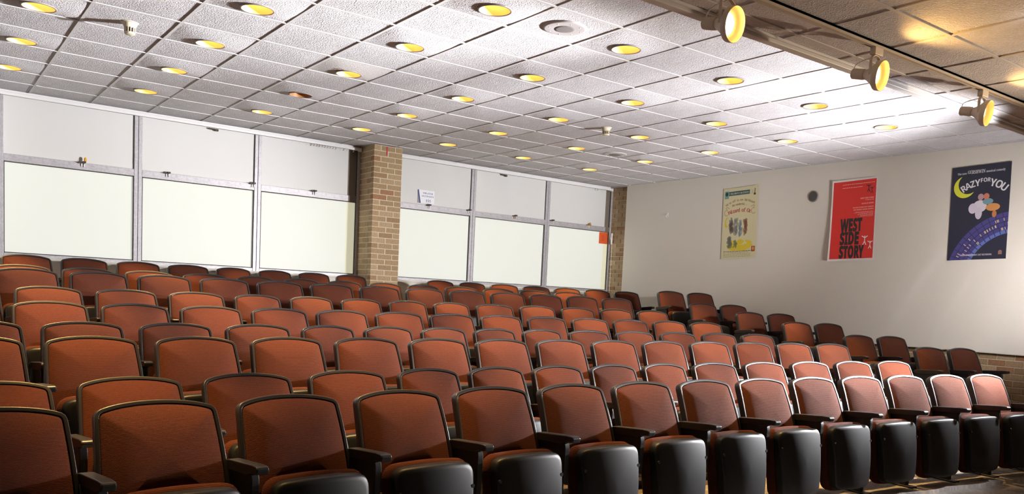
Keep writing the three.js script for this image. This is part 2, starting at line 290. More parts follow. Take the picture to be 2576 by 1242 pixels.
// ------------------------------------------------------------------ windows
const YM0 = -0.79, YM1 = -0.705, YP = -1.83;
function makeWindow(n, x0, x1, latches, bare = 0) {
  const t = structure('window_' + n), f = 0.046, zf = ZB + 0.03;
  const bars = [box(x0 + 0.002, x0 + f, -1.876, 0, ZB - 0.02, zf, 0.004), box(x1 - f, x1 - 0.002, -1.876, 0, ZB - 0.02, zf, 0.004)];
  bars.forEach((b) => mesh('side_frame', worldUV(b, 'y', 'x'), M.aluminium, t));
  mesh('top_frame', box(x0 + f, x1 - f, -0.035, 0, ZB - 0.02, zf - 0.004, 0.003), M.aluminium, t);
  mesh('mid_rail', worldUV(box(x0 + f, x1 - f, YM0, YM1, ZB - 0.02, zf - 0.002, 0.004), 'x', 'y'), M.aluminium, t);
  mesh('bottom_rail', worldUV(box(x0 + f, x1 - f, -1.876, YP, ZB - 0.02, zf - 0.002, 0.004), 'x', 'y'), M.aluminium, t);
  const a = x0 + f, b = x1 - f, gk = 0.009;
  mesh('gasket', merge([box(a, b, YM0 - gk, YM0, ZB - 0.02, zf - 0.008), box(a, b, YP, YP + gk, ZB - 0.02, zf - 0.008), box(a, a + gk, YP, YM0, ZB - 0.02, zf - 0.008), box(b - gk, b, YP, YM0, ZB - 0.02, zf - 0.008), box(b - 0.006, b, YM1, -0.035, ZB - 0.02, zf - 0.008)]), M.gasket, t);
  mesh('upper_panel', box(a, b - 0.006 - bare, YM1, -0.035, ZB - 0.02, ZB + 0.008), M.board, t);
  mesh('frosted_pane', box(a + gk, b - gk - bare, YP + gk, YM0 - gk, ZB - 0.02, ZB), M.pane, t);
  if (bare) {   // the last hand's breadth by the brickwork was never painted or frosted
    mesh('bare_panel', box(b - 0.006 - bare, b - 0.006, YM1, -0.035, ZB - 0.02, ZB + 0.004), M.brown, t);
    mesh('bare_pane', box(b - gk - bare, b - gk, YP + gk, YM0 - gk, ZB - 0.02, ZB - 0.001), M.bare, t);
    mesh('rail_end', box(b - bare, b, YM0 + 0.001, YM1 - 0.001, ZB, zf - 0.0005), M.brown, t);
  }
  for (const [x, kind] of latches) {
    const l = mesh('latch', merge([box(x - 0.05, x + 0.012, YM1 - 0.012, YM1 + 0.003, zf, zf + 0.03, 0.003), box(x - 0.008, x + 0.03, YM1 - 0.006, YM1 + 0.014, zf, zf + 0.045, 0.004)]), kind === 2 ? M.gold : M.dark, t);
    mesh('catch_plate', merge([box(x - 0.02, x - 0.01, YM1 - 0.05, YM1 - 0.012, zf - 0.002, zf + 0.012, 0.002), box(x + 0.008, x + 0.018, YM1 - 0.05, YM1 - 0.012, zf - 0.002, zf + 0.012, 0.002)]), kind ? M.white : M.gold, l);
    if (kind === 1) { const k = new THREE.SphereGeometry(0.02, 12, 10); k.scale(0.8, 1.35, 0.8); k.translate(x + 0.022, YM1 + 0.034, zf + 0.035); mesh('knob', k, M.yellow, l).userData.label = 'yellow knob'; }
    if (kind === 2) { const k = new THREE.SphereGeometry(0.016, 10, 8); k.translate(x + 0.012, YM1 + 0.024, zf + 0.03); mesh('knob', k, M.gold, l); }
  }
  const A = new THREE.RectAreaLight(new THREE.Color(0.93, 0.95, 0.86), LIGHT.paneLight, b - a - 2 * gk, YM0 - YP - 2 * gk);
  A.position.set((a + b) / 2, (YM0 + YP) / 2, ZB + 0.012); A.lookAt((a + b) / 2, (YM0 + YP) / 2, 5); scene.add(A);
}
makeWindow(1, -0.297, 1.160, [[0.55, 1]]);
makeWindow(2, 1.160, 2.642, [[1.50, 3], [2.575, 3]]);
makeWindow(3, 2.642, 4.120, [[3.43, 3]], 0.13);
makeWindow(4, 4.580, 6.068, [[5.26, 3], [5.99, 3]]);
makeWindow(5, 6.068, 7.563, [[6.88, 0]]);
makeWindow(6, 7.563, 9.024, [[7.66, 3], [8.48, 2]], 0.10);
{ const t = mesh('trim_3', box(-0.3, 9.02, -1.895, -1.87, ZB, ZB + 0.05, 0.004), M.paint); t.userData.kind = 'structure'; }

// curtain tracks along the window heads
function curtainTrack(x0, x1, label, hooks) {
  const t = thing('curtain_track', label, 'curtain track', 'white curtain tracks', [x0, -0.045, ZB + 0.075]);
  mesh('track_profile', merge([box(0, x1 - x0, -0.018, 0.018, -0.02, 0.02, 0.005), box(0, x1 - x0, 0.0, 0.045, -0.07, -0.02)]), M.rail, t);
  mesh('end_stop', box(x1 - x0 - 0.01, x1 - x0 + 0.03, -0.028, 0.02, -0.025, 0.025, 0.004), M.white, t);
  for (const [x, dark] of hooks) mesh('hook', tube([[x - x0, -0.018, 0], [x - x0 + 0.006, -0.032, 0.006], [x - x0, -0.046, 0], [x - x0 - 0.008, -0.04, -0.004]], 0.0025, 10, 5), dark ? M.dark : M.white, t);
}
const hk = []; for (let i = 0; i < 7; i++) hk.push([2.95 + i * 0.11 + 0.03 * rnd(), 0]); for (let i = 0; i < 10; i++) hk.push([3.35 + i * 0.04, 1]); for (let i = 0; i < 5; i++) hk.push([3.78 + i * 0.05, i % 2]);
curtainTrack(-1.6, 4.07, 'white curtain track with loose hooks above the windows left of the brick pillar', hk);
curtainTrack(4.60, 8.93, 'white curtain track above the windows between the pillar and the poster wall', [[8.55, 1], [8.6, 1], [8.7, 0]]);
for (const [x, label] of [[2.05, 'small dark broken catch under the curtain track left of the pillar'], [6.62, 'small dark broken catch under the curtain track right of the pillar']])
  tag(mesh('window_catch', merge([box(x - 0.06, x + 0.06, -0.082, -0.066, ZB + 0.02, ZB + 0.05, 0.003), box(x + 0.015, x + 0.06, -0.094, -0.07, ZB + 0.02, ZB + 0.06, 0.003)]), M.dark), label, 'catch');

// ------------------------------------------------------------------ recessed downlights
const ordW = ['first', 'second', 'third', 'fourth', 'fifth', 'sixth', 'seventh', 'eighth', 'ninth', 'tenth', 'eleventh', 'twelfth', 'thirteenth', 'fourteenth', 'fifteenth'];
{
  const R0 = 0.114, ring = lathe([[R0 - 0.003, 0.004], [R0 - 0.003, -0.004], [R0 + 0.001, -0.006], [R0 + 0.008, -0.005], [R0 + 0.011, 0.0], [R0 + 0.011, 0.004]], 40);
  const refl = lathe([[R0 - 0.003, 0.0], [R0 - 0.006, 0.02], [R0 - 0.018, 0.07], [R0 - 0.032, 0.115], [R0 - 0.042, 0.14], [0.0, 0.142]], 40);
  const can = lathe([[0, 0.16], [R0 + 0.012, 0.16], [R0 + 0.012, 0.003]], 28);
  const lamp = lathe([[0.0, 0.088], [0.03, 0.09], [0.052, 0.1], [0.056, 0.112], [0.03, 0.14], [0, 0.14]], 28);
  for (const l of lights) {
    const dead = l.m === 2 && l.n === 1, y = 0.007 - (l.sag || 0) - 0.001;
    const t = thing('recessed_downlight', dead ? 'unlit round recessed downlight with brown reflector among the glowing ones' : 'glowing amber recessed downlight, ' + ordW[2 - l.n] + ' line from the windows, ' + ordW[6 - l.m] + ' from the poster wall', 'downlight', dead ? null : 'recessed ceiling downlights', [l.x, y, l.z]);
    mesh('trim_ring', ring, M.ring, t);
    mesh('reflector', refl, dead ? M.deadLamp : M.reflector, t);
    mesh('housing', can, M.dark, t);
    mesh('lamp', lamp, dead ? M.white : M.lampGlow, t);
    if (!dead) {
      const s = shadowed(new THREE.SpotLight(new THREE.Color(...LIGHT.downColor), LIGHT.down, 0, LIGHT.downAngle, 1.0, 2), 2.5);
      s.position.set(l.x, y - 0.012, l.z); s.target.position.set(l.x, y - 2, l.z); scene.add(s, s.target);
    }
  }
}
// ceiling speakers
speakers.forEach(([x, z], i) => {
  const t = thing('ceiling_speaker', i ? 'round grey ceiling speaker in the far tiles near the poster wall' : 'large round ceiling speaker with perforated grille, nearest the track lights', 'speaker', null, [x, 0.004, z]);
  mesh('baffle', lathe([[0.083, -0.012], [0.15, -0.013], [0.165, -0.008], [0.168, 0.004]], 48), M.speaker, t);
  mesh('grille', lathe([[0, -0.016], [0.06, -0.016], [0.083, -0.012], [0.084, 0]], 40), M.grille, t);
  for (let k = 0; k < 8; k++) { const s = new THREE.SphereGeometry(0.005, 8, 6); s.translate(0.125 * Math.cos(k * Math.PI / 4 + 0.3), -0.0135, 0.125 * Math.sin(k * Math.PI / 4 + 0.3)); mesh('screw', s, M.white, t); }
});
// heat detectors
[[0.314, -0.326, 'cream plastic heat detector on the ceiling tiles at far left'], [5.459, -0.353, 'cream plastic heat detector on the ceiling near the middle of the room']].forEach(([x, z, label]) => {
  const t = thing('heat_detector', label, 'detector', null, [x, 0.005, z]);
  mesh('base', lathe([[0, -0.012], [0.058, -0.012], [0.066, -0.008], [0.068, 0.0]], 32), M.cream, t);
  mesh('collar', lathe([[0.03, -0.05], [0.044, -0.046], [0.05, -0.03], [0.058, -0.01]], 32), M.cream, t);
  mesh('core', lathe([[0, -0.098], [0.026, -0.096], [0.03, -0.088], [0.03, -0.046]], 24), M.dark, t);
  for (let k = 0; k < 12; k++) { const a = k * Math.PI / 6, f = new THREE.BoxGeometry(0.006, 0.036, 0.012); f.translate(0, -0.064, 0.037); f.rotateY(a); mesh('fin', f, M.cream, t); }
  mesh('cap', lathe([[0, -0.102], [0.034, -0.1], [0.041, -0.092], [0.041, -0.082], [0.032, -0.08]], 28), M.cream, t);
});

// ------------------------------------------------------------------ track lights
{
  const t = thing('light_track', 'long beige lighting track with dark slot along the lowered ceiling', 'track', null, [1.2, YS, 4.222]);
  mesh('channel', merge([box(0, 7.7, -0.03, 0.0, -0.02, -0.012), box(0, 7.7, -0.03, 0.0, -0.004, 0.02), box(0, 7.7, -0.014, 0.0, -0.02, 0.02)]), M.track, t);
  mesh('slot', box(0, 7.7, -0.024, -0.014, -0.012, -0.004), M.dark, t);
}
const names3 = ['leftmost', 'middle', 'rightmost'];
const aim = V3(0.16, -0.2, 0.95).normalize();
[[2.31, -0.565], [3.70, -0.553], [5.085, -0.545]].forEach(([x, y], i) => {
  const z = 4.222, t = thing('track_spotlight', names3[i] + ' of the three glowing track spotlights hanging from the lighting track', 'spotlight', null, [x, YS - 0.03, z]);
  mesh('adapter', box(-0.045, 0.045, -0.045, 0.004, -0.02, 0.02, 0.005), M.head, t);
  const drop = y - (YS - 0.03), piv = V3(0, drop, 0);
  // yoke: strap over the top and down both sides of the shade
  const side = V3().crossVectors(V3(0, 1, 0), aim).normalize(), wy = 0.072, path = [];
  const P = (a, b) => piv.clone().addScaledVector(side, a).add(V3(0, b, 0));
  const strap = (pts, w) => { const n = pts.length, pos = [], idx = [], f = V3().crossVectors(side, V3(0, 1, 0)).normalize(); pts.forEach((p, k) => { const d = (pts[Math.min(n - 1, k + 1)].clone().sub(pts[Math.max(0, k - 1)])).normalize(), nn = V3().crossVectors(d, f).multiplyScalar(0.0025); for (const [a, b] of [[-1, -1], [1, -1], [1, 1], [-1, 1]]) { const q = p.clone().addScaledVector(f, a * w / 2).addScaledVector(nn, b); pos.push(q.x, q.y, q.z); } }); for (let k = 0; k < n - 1; k++) for (let e = 0; e < 4; e++) { const a = 4 * k + e, b = 4 * k + (e + 1) % 4; idx.push(a, b, a + 4, b, b + 4, a + 4); } const g = new THREE.BufferGeometry(); g.setAttribute('position', new THREE.Float32BufferAttribute(pos, 3)); g.setIndex(idx); const q = g.toNonIndexed(); q.computeVertexNormals(); return q; };
  const top = -drop - 0.047;
  for (let k = 0; k <= 5; k++) path.push(P(-wy, top * 0.72 * k / 5 - 0.01));
  for (let k = 1; k <= 8; k++) { const a = Math.PI - k * Math.PI / 8; path.push(P(wy * Math.cos(a), top * 0.72 - 0.01 + (top * 0.28 + 0.01) * Math.sin(a))); }
  for (let k = 4; k >= 0; k--) path.push(P(wy, top * 0.72 * k / 5 - 0.01));
  mesh('yoke', strap(path, 0.018), M.head, t);
  const q = new THREE.Quaternion().setFromUnitVectors(V3(0, 1, 0), aim);
  const place = (g) => { g.applyQuaternion(q); g.translate(piv.x, piv.y, piv.z); return g; };
  mesh('socket', place(lathe([[0, -0.15], [0.026, -0.15], [0.032, -0.144], [0.034, -0.07], [0.03, -0.066]], 28)), M.head, t);
  mesh('shade', place(lathe([[0.026, -0.072], [0.03, -0.06], [0.036, -0.045], [0.058, -0.012], [0.078, 0.008], [0.09, 0.018], [0.092, 0.05], [0.089, 0.051]], 40)), M.head, t);
  mesh('reflector', place(lathe([[0.089, 0.051], [0.086, 0.02], [0.074, 0.013], [0.056, -0.006], [0.034, -0.04], [0.0, -0.044]], 40)), M.amber, t);
  mesh('lamp', place(lathe([[0.0, 0.018], [0.03, 0.016], [0.052, 0.009], [0.057, -0.002], [0.03, -0.036], [0, -0.036]], 32)), M.headGlow, t);
  const so = V3(0, -0.14, 0).applyQuaternion(q).add(piv);
  mesh('cord', tube([[so.x, so.y, so.z], [so.x + 0.01, so.y + 0.05, so.z], [so.x * 0.5 - 0.02, so.y * 0.5, so.z * 0.5], [0, -0.05, 0]], 0.003, 20, 6), M.wire, t);
  const at = piv.clone().addScaledVector(aim, 0.022).add(t.position);
  for (const [color, power, angle, blend] of [[LIGHT.headColor, LIGHT.head, 0.5, 0.8], [LIGHT.spillColor, LIGHT.spill, 1.25, 0.4]]) {   // the beam, and the amber spill round it
    const s = shadowed(new THREE.SpotLight(new THREE.Color(...color), power, 0, angle, blend, 2), 2);
    s.position.copy(at); s.target.position.copy(at).addScaledVector(aim, 2); scene.add(s, s.target);
  }
});
// inferred light throws the hard shadows; the unseen rack and extra lamps are added
{
  const at = V3(...LIGHT.barAt), t = thing('added_light_rack', 'added rack of ten unseen lamps lighting ceiling, windows and seats from the right', 'stage lights', null, [at.x, at.y, at.z]);
  for (const dy of [-0.28, 0, 0.28]) mesh('bar', box(-0.62, 0.62, dy + 0.13, dy + 0.16, -0.015, 0.015, 0.006), M.steel, t);
  for (const x of [0.6]) mesh('hanger', box(x - 0.01, x + 0.01, -0.15, YS - at.y, -0.01, 0.01), M.steel, t);
  const glow = std({ color: 0xffffff, emissive: new THREE.Color(...LIGHT.barColor), emissiveIntensity: 3 });
  for (const [aimAt, half, power, dx, dy, dz, tint] of LIGHT.bar) {
    const d = V3(...aimAt).sub(V3(at.x + dx, at.y + dy, at.z + dz)).normalize();
    const q = new THREE.Quaternion().setFromUnitVectors(V3(0, 1, 0), d), put = (g) => { g.applyQuaternion(q); g.translate(dx, dy, dz); return g; };
    mesh('housing', put(lathe([[0, -0.13], [0.05, -0.13], [0.06, -0.11], [0.062, 0.0], [0.058, 0.0], [0.056, -0.02], [0, -0.022]], 24)), M.steel, t);
    mesh('lens', put(lathe([[0.055, -0.016], [0.03, -0.012], [0.0, -0.01]].reverse(), 24)), glow, t);
    mesh('clamp', box(dx - 0.012, dx + 0.012, dy + 0.05, dy + 0.14, dz - 0.01, dz + 0.01), M.steel, t);
    if (dz) mesh('bar', box(dx - 0.015, dx + 0.015, dy + 0.13, dy + 0.16, 0, dz + 0.02, 0.006), M.steel, t);
    const s = shadowed(new THREE.SpotLight(new THREE.Color(...(tint || LIGHT.barColor)), power, 0, THREE.MathUtils.degToRad(half), 1.0, 2), 2.2);
    s.position.copy(at).add(V3(dx, dy, dz)); s.target.position.copy(s.position).add(d); scene.add(s, s.target);
  }
}

// ------------------------------------------------------------------ signs and posters
function sheet(name, tex, label, category, w, h, place, curl) {
  const nx = 10, ny = 14, pos = [], uv = [], idx = [], th = 0.0012;
  for (let s = 0; s < 2; s++) for (let j = 0; j <= ny; j++) for (let i = 0; i <= nx; i++) { const u = i / nx, v = j / ny; pos.push((u - 0.5) * w, (v - 0.5) * h, curl(u, v) + (s ? 0 : th)); uv.push(u, v); }
  const N = (nx + 1) * (ny + 1);
  for (let j = 0; j < ny; j++) for (let i = 0; i < nx; i++) { const a = j * (nx + 1) + i, b = a + 1, c = a + nx + 1, d = c + 1; idx.push(a, b, c, b, d, c, N + a, N + c, N + b, N + b, N + c, N + d); }
  const rim = []; for (let i = 0; i <= nx; i++) rim.push(i); for (let j = 1; j <= ny; j++) rim.push(j * (nx + 1) + nx); for (let i = nx - 1; i >= 0; i--) rim.push(ny * (nx + 1) + i); for (let j = ny - 1; j > 0; j--) rim.push(j * (nx + 1));
  rim.forEach((a, k) => { const b = rim[(k + 1) % rim.length]; idx.push(a, N + a, b, b, N + a, N + b); });
  const g = new THREE.BufferGeometry(); g.setAttribute('position', new THREE.Float32BufferAttribute(pos, 3)); g.setAttribute('uv', new THREE.Float32BufferAttribute(uv, 2)); g.setIndex(idx); g.computeVertexNormals();
  const o = mesh(name, g, std({ map: tex, roughness: 0.55 })); place(o); return tag(o, label, category);
}
const arcText = (c, text, cx, cy, r, a0, a1, font, color) => { c.font = font; c.fillStyle = color; c.textAlign = 'center'; c.textBaseline = 'alphabetic'; const n = text.length; for (let i = 0; i < n; i++) { const a = a0 + (a1 - a0) * (n > 1 ? i / (n - 1) : 0.5); c.save(); c.translate(cx + r * Math.sin(a), cy - r * Math.cos(a)); c.rotate(a); c.fillText(text[i], 0, 0); c.restore(); } };
const onRight = (y, z, tilt) => (o) => { o.position.set(XR - 0.004, y, z); o.rotation.set(0, -Math.PI / 2, 0); o.rotateZ(tilt); };
const matinee = canvasTex(640, 1040, (c, w, h) => {
  c.fillStyle = '#d8cfa6'; c.fillRect(0, 0, w, h);
  c.fillStyle = '#6f9a94'; c.fillRect(20, 42, 78, 110); c.fillRect(20, 50, 470, 66); c.fillStyle = '#26332f'; c.fillRect(104, 58, 376, 50); c.beginPath(); c.ellipse(58, 84, 26, 30, 0, 0, 7); c.fill();
  c.fillStyle = '#d8d8c4'; c.font = 'bold 38px serif'; c.textAlign = 'center'; c.textBaseline = 'middle'; c.fillText("CHILDREN'S MATINEES", 292, 84, 360);
  c.fillStyle = '#3a3020'; c.fillRect(572, 40, 12, 80); c.fillRect(560, 108, 36, 26); c.fillStyle = '#8a8268'; for (let i = 0; i < 5; i++) c.fillRect(516, 56 + i * 13, 36, 3);
  arcText(c, "We're off to see the Wizard", 320, 760, 560, -0.46, 0.46, 'bold 44px serif', '#8a6a3c'); arcText(c, 'the wonderful...', 310, 820, 560, -0.24, 0.24, 'bold 42px serif', '#7a5c34');
  arcText(c, 'Wizard of Oz', 318, 1100, 740, -0.25, 0.245, 'bold 74px serif', '#a8261c');
  c.strokeStyle = '#a8603a'; c.lineWidth = 6; for (const sx of [-1, 1]) { c.beginPath(); c.arc(320 + sx * 250, 360, 40, 0.6, 5.2); c.stroke(); c.beginPath(); c.moveTo(320 + sx * 200, 300); c.bezierCurveTo(320 + sx * 260, 260, 320 + sx * 290, 290, 320 + sx * 240, 310); c.stroke(); }
  // abstract colour patches in place of the painted figures
  c.fillStyle = '#d8c02c'; for (let i = 0; i < 44; i++) { c.beginPath(); c.ellipse(150 + rnd() * 380, 780 + rnd() * 130, 30 + rnd() * 50, 12 + rnd() * 26, 0.3 * rnd(), 0, 7); c.fill(); }
  c.beginPath(); c.ellipse(88, 500, 46, 76, 0.2, 0, 7); c.fill(); c.fillStyle = '#d8cfa6'; c.beginPath(); c.ellipse(112, 490, 42, 66, 0.2, 0, 7); c.fill();
  for (const [x, y, rx, ry, k] of [[170, 560, 54, 150, '#4a3a34'], [250, 560, 56, 160, '#70706e'], [345, 600, 42, 140, '#66788a'], [430, 580, 54, 150, '#70402a'], [160, 800, 74, 100, '#585850'], [250, 820, 50, 70, '#5c6a4c']]) { c.fillStyle = k; for (let i = 0; i < 16; i++) { c.globalAlpha = 0.55; c.beginPath(); c.ellipse(x + (rnd() - 0.5) * rx, y + (rnd() - 0.5) * ry * 1.3, rx * (0.25 + 0.3 * rnd()), ry * (0.15 + 0.2 * rnd()), rnd() - 0.5, 0, 7); c.fill(); } c.globalAlpha = 1; }
  c.fillStyle = '#8a3c1c'; c.fillRect(560, 870, 66, 78); c.fillStyle = '#d89038'; c.beginPath(); c.ellipse(592, 904, 20, 26, 0, 0, 7); c.fill();
  c.fillStyle = '#4c4436'; c.font = 'bold 20px sans-serif'; c.textAlign = 'left'; for (let i = 0; i < 5; i++) for (let x = 40; x < 540 - 30 * (i % 2);) { const l = 14 + rnd() * 40; c.fillRect(x, 930 + i * 20, l, i ? 4 : 8); x += l + 8; }
});
sheet('poster', matinee, 'cream poster with green banner and painted yellow patches, leftmost of the three wall posters', 'poster', 0.665, 1.075, onRight(-0.746, -1.193, 0.028), (u, v) => 0.004 + 0.008 * Math.pow(u, 3));
const redPoster = canvasTex(640, 1040, (c, w, h) => {
  c.fillStyle = '#e6e1dc'; c.fillRect(0, 0, w, h); c.fillStyle = '#cf2a22'; c.fillRect(22, 24, w - 40, h - 50);
  c.fillStyle = '#e8b4a8'; for (const [y, x0, x1, t] of [[62, 150, 600, 7], [104, 150, 430, 7], [278, 480, 600, 6], [424, 350, 600, 4], [434, 330, 600, 4], [446, 400, 600, 4], [458, 380, 600, 4], [470, 420, 600, 4], [482, 410, 600, 4]]) for (let x = x0; x < x1;) { const l = 8 + rnd() * 22; c.fillRect(x, y, Math.min(l, x1 - x), t); x += l + 5; }
  c.textAlign = 'right'; c.font = 'bold 26px sans-serif'; c.fillText('WEST SIDE STORY', 600, 266, 190); c.font = 'bold 24px sans-serif'; c.fillText('NATALIE WOOD', 600, 332, 170); c.font = 'bold 22px sans-serif'; c.fillText('RICHARD BEYMER RUSS TAMBLYN', 600, 376, 290); c.fillText('RITA MORENO GEORGE CHAKIRIS', 600, 404, 280);
  c.fillStyle = '#1e1614'; c.textAlign = 'left'; c.textBaseline = 'alphabetic';
  const word = (s, y, wd, ht) => { c.save(); c.translate(150, y); c.font = 'bold 200px sans-serif'; const m = c.measureText(s).width; c.scale(wd / m, ht / 146); c.fillText(s, 0, 0); c.strokeStyle = '#1e1614'; c.lineWidth = 16; c.strokeText(s, 0, 0); c.restore(); };
  word('WEST', 660, 300, 155); word('SIDE', 828, 270, 152); word('STORY', 1000, 340, 150);
  // plain stand-ins for the small printed dancers: two pale and two dark strokes
  const fig = (x, y, k, s) => { c.strokeStyle = k; c.lineWidth = 12 * s; c.lineCap = 'round'; for (const [a, b, d, e] of [[0, -46, 0, 20], [0, 20, -22, 60], [0, 20, 20, 62], [0, -22, -38, -46], [0, -22, 36, -44]]) { c.beginPath(); c.moveTo(x + a * s, y + b * s); c.lineTo(x + d * s, y + e * s); c.stroke(); } };
  fig(500, 780, '#ece6e0', 1); fig(578, 840, '#ece6e0', 0.85); fig(520, 130, '#2a1a18', 0.8); fig(568, 160, '#4a1c18', 0.7);
});
sheet('poster', redPoster, 'red poster with white border and heavy black title lettering', 'poster', 0.66, 1.085, onRight(-0.787, 0.735, 0.030), (u, v) => 0.004 + 0.05 * Math.pow(1 - u, 3) * (0.4 + 0.6 * Math.pow(1 - v, 2)));
const nightPoster = canvasTex(680, 1100, (c, w, h) => {
  c.fillStyle = '#1c1e30'; c.fillRect(0, 0, w, h);
  c.fillStyle = '#d8d4d4'; c.textAlign = 'left'; c.textBaseline = 'alphabetic'; c.font = 'bold 32px serif'; c.fillText('The new', 66, 92, 110); c.font = 'bold 56px serif'; c.fillText('GERSHWIN', 186, 92, 204); c.font = 'bold 34px serif'; c.fillText('musical comedy', 400, 92, 216);
  c.fillStyle = '#dfe040'; c.beginPath(); c.arc(160, 240, 128, 0, 7); c.fill(); c.fillStyle = '#1c1e30'; c.beginPath(); c.arc(204, 206, 118, 0, 7); c.fill();
  arcText(c, 'RAZY', 345, 560, 320, -0.58, -0.10, 'bold 108px sans-serif', '#dedada'); arcText(c, 'FOR', 390, 660, 460, -0.07, 0.10, 'bold 64px sans-serif', '#dedada'); arcText(c, 'YOU', 400, 560, 310, 0.25, 0.66, 'bold 120px sans-serif', '#dedada');
  // plain violet band of blocks in place of the drawn scene
  const band = (r0, r1, k) => { c.fillStyle = k; c.beginPath(); c.arc(780, 1360, r1, Math.PI * 1.02, Math.PI * 1.56); c.arc(780, 1360, r0, Math.PI * 1.56, Math.PI * 1.02, true); c.fill(); };
  c.save(); c.beginPath(); c.rect(0, 500, w, 600); c.clip(); band(560, 800, '#3f3a78'); band(560, 600, '#5a6cae'); band(690, 700, '#29264c'); band(640, 648, '#29264c'); band(745, 753, '#29264c');
  c.strokeStyle = '#29264c'; c.lineWidth = 9; for (let a = 1.06; a < 1.56; a += 0.034) { c.beginPath(); c.moveTo(780 + 565 * Math.cos(a * Math.PI), 1360 + 565 * Math.sin(a * Math.PI)); c.lineTo(780 + 795 * Math.cos(a * Math.PI), 1360 + 795 * Math.sin(a * Math.PI)); c.stroke(); }
  c.fillStyle = '#d8c088'; for (let i = 0; i < 46; i++) { const a = (1.06 + rnd() * 0.48) * Math.PI, r = 620 + Math.floor(rnd() * 3) * 52; c.save(); c.translate(780 + r * Math.cos(a), 1360 + r * Math.sin(a)); c.rotate(a); c.fillRect(-16, -4, 32, 8); c.restore(); } c.restore();
  for (const [x, y, rx, ry, k] of [[350, 480, 80, 70, '#d6ccd4'], [270, 500, 50, 60, '#cfc4d0'], [340, 560, 40, 70, '#cfc4d0'], [440, 430, 60, 36, '#6d95a0'], [500, 500, 80, 44, '#c98a50'], [520, 580, 26, 40, '#b87444'], [356, 372, 34, 38, '#b08a92'], [420, 370, 34, 36, '#c07458']]) { c.fillStyle = k; c.beginPath(); c.ellipse(x, y, rx, ry, 0, 0, 7); c.fill(); }
  c.fillStyle = '#d0cccc'; c.textAlign = 'left'; c.font = 'bold 26px sans-serif'; c.fillText('ORIGINAL BROADWAY CAST RECORDING', 150, 1054, 370); c.fillStyle = '#8a6458'; c.beginPath(); c.arc(612, 1020, 22, 0, 7); c.fill(); c.fillRect(590, 1034, 44, 14);
});
sheet('poster', nightPoster, 'dark blue poster with yellow crescent letter and violet band, rightmost on the wall', 'poster', 0.684, 1.106, onRight(-0.772, 2.384, 0.028), (u, v) => 0.003 + 0.004 * v);
const occ = canvasTex(512, 384, (c, w, h) => {
  c.fillStyle = '#e6e6ea'; c.fillRect(0, 0, w, h); c.fillStyle = '#2c3468'; c.beginPath(); c.moveTo(0, 0); c.lineTo(36, 0); c.lineTo(104, h); c.lineTo(0, h); c.fill(); c.fillStyle = '#8a8480'; c.beginPath(); c.moveTo(0, 60); c.lineTo(66, h); c.lineTo(0, h); c.fill();
  c.fillStyle = '#2c3468'; c.textAlign = 'center'; c.font = 'bold 62px serif'; c.fillText('THEATER', 310, 110); c.fillText('OCCUPANCY', 310, 196, 370); c.font = 'bold 96px serif'; c.fillText('155', 330, 336);
});
sheet('occupancy_sign', occ, 'white sign reading THEATER OCCUPANCY 155 on the panel right of the pillar', 'sign', 0.295, 0.2, (o) => o.position.set(5.222, -0.583, ZB + 0.0085), () => 0.0008);
const orangePrint = canvasTex(256, 256, (c, w, h) => { c.fillStyle = '#f07a24'; c.fillRect(0, 0, w, h); c.fillStyle = '#b85a18'; for (let i = 0; i < 12; i++) c.fillRect(60 + 10 * (i % 3), 60 + i * 12, 80 + 30 * rnd(), 4); });
M.orange.map = orangePrint; M.orange.color.set(0xffffff);
tag(mesh('orange_notice', box(8.765, 8.968, -1.005, -0.802, ZB + 0.0015, ZB + 0.003), M.orange), 'orange paper notice stuck to the corner of the last frosted pane', 'notice');
{ // round wall speaker and hook
  const t = thing('wall_speaker', 'small round dark grey disc on the wall left of the red poster', 'speaker', null, [XR, -0.435, 0.085]);
  const turn = (g) => { g.rotateZ(Math.PI / 2); return g; };
  mesh('rim', turn(lathe([[0.066, 0.016], [0.074, 0.014], [0.078, 0.0]], 36)), M.grille, t);
  mesh('grille', turn(lathe([[0, 0.012], [0.05, 0.013], [0.068, 0.015]], 36)), M.darkGrille, t);
  const h = thing('wall_hook', 'tiny white hook on the bare wall left of the cream poster', 'hook', null, [XR, -0.55, -2.73]);
  mesh('plate', box(-0.006, 0, -0.035, 0.035, -0.012, 0.012, 0.002), M.white, h);
  mesh('prong', tube([[-0.004, 0.01, 0], [-0.03, -0.005, 0.0], [-0.034, -0.03, 0], [-0.02, -0.04, 0]], 0.004, 12, 6), M.white, h);
}
{ // blind cord by the corner
  const t = thing('blind_cord', 'white blind cord and cleat hanging at the brick corner beside the last window', 'cord', null, [8.985, -0.75, -4.12]);
  mesh('cleat', merge([box(-0.012, 0.012, -0.26, -0.06, -0.012, 0.012, 0.004)]), M.white, t);
  mesh('cord', merge([tube([[-0.06, 0.02, 0.02], [-0.075, -0.08, 0.03], [-0.03, -0.2, 0.02], [0, -0.25, 0]], 0.004, 18, 6), tube([[0.012, -0.2, 0], [0.014, -0.6, 0.003], [0.012, -1.15, 0]], 0.003, 16, 6)]), M.white, t);
}

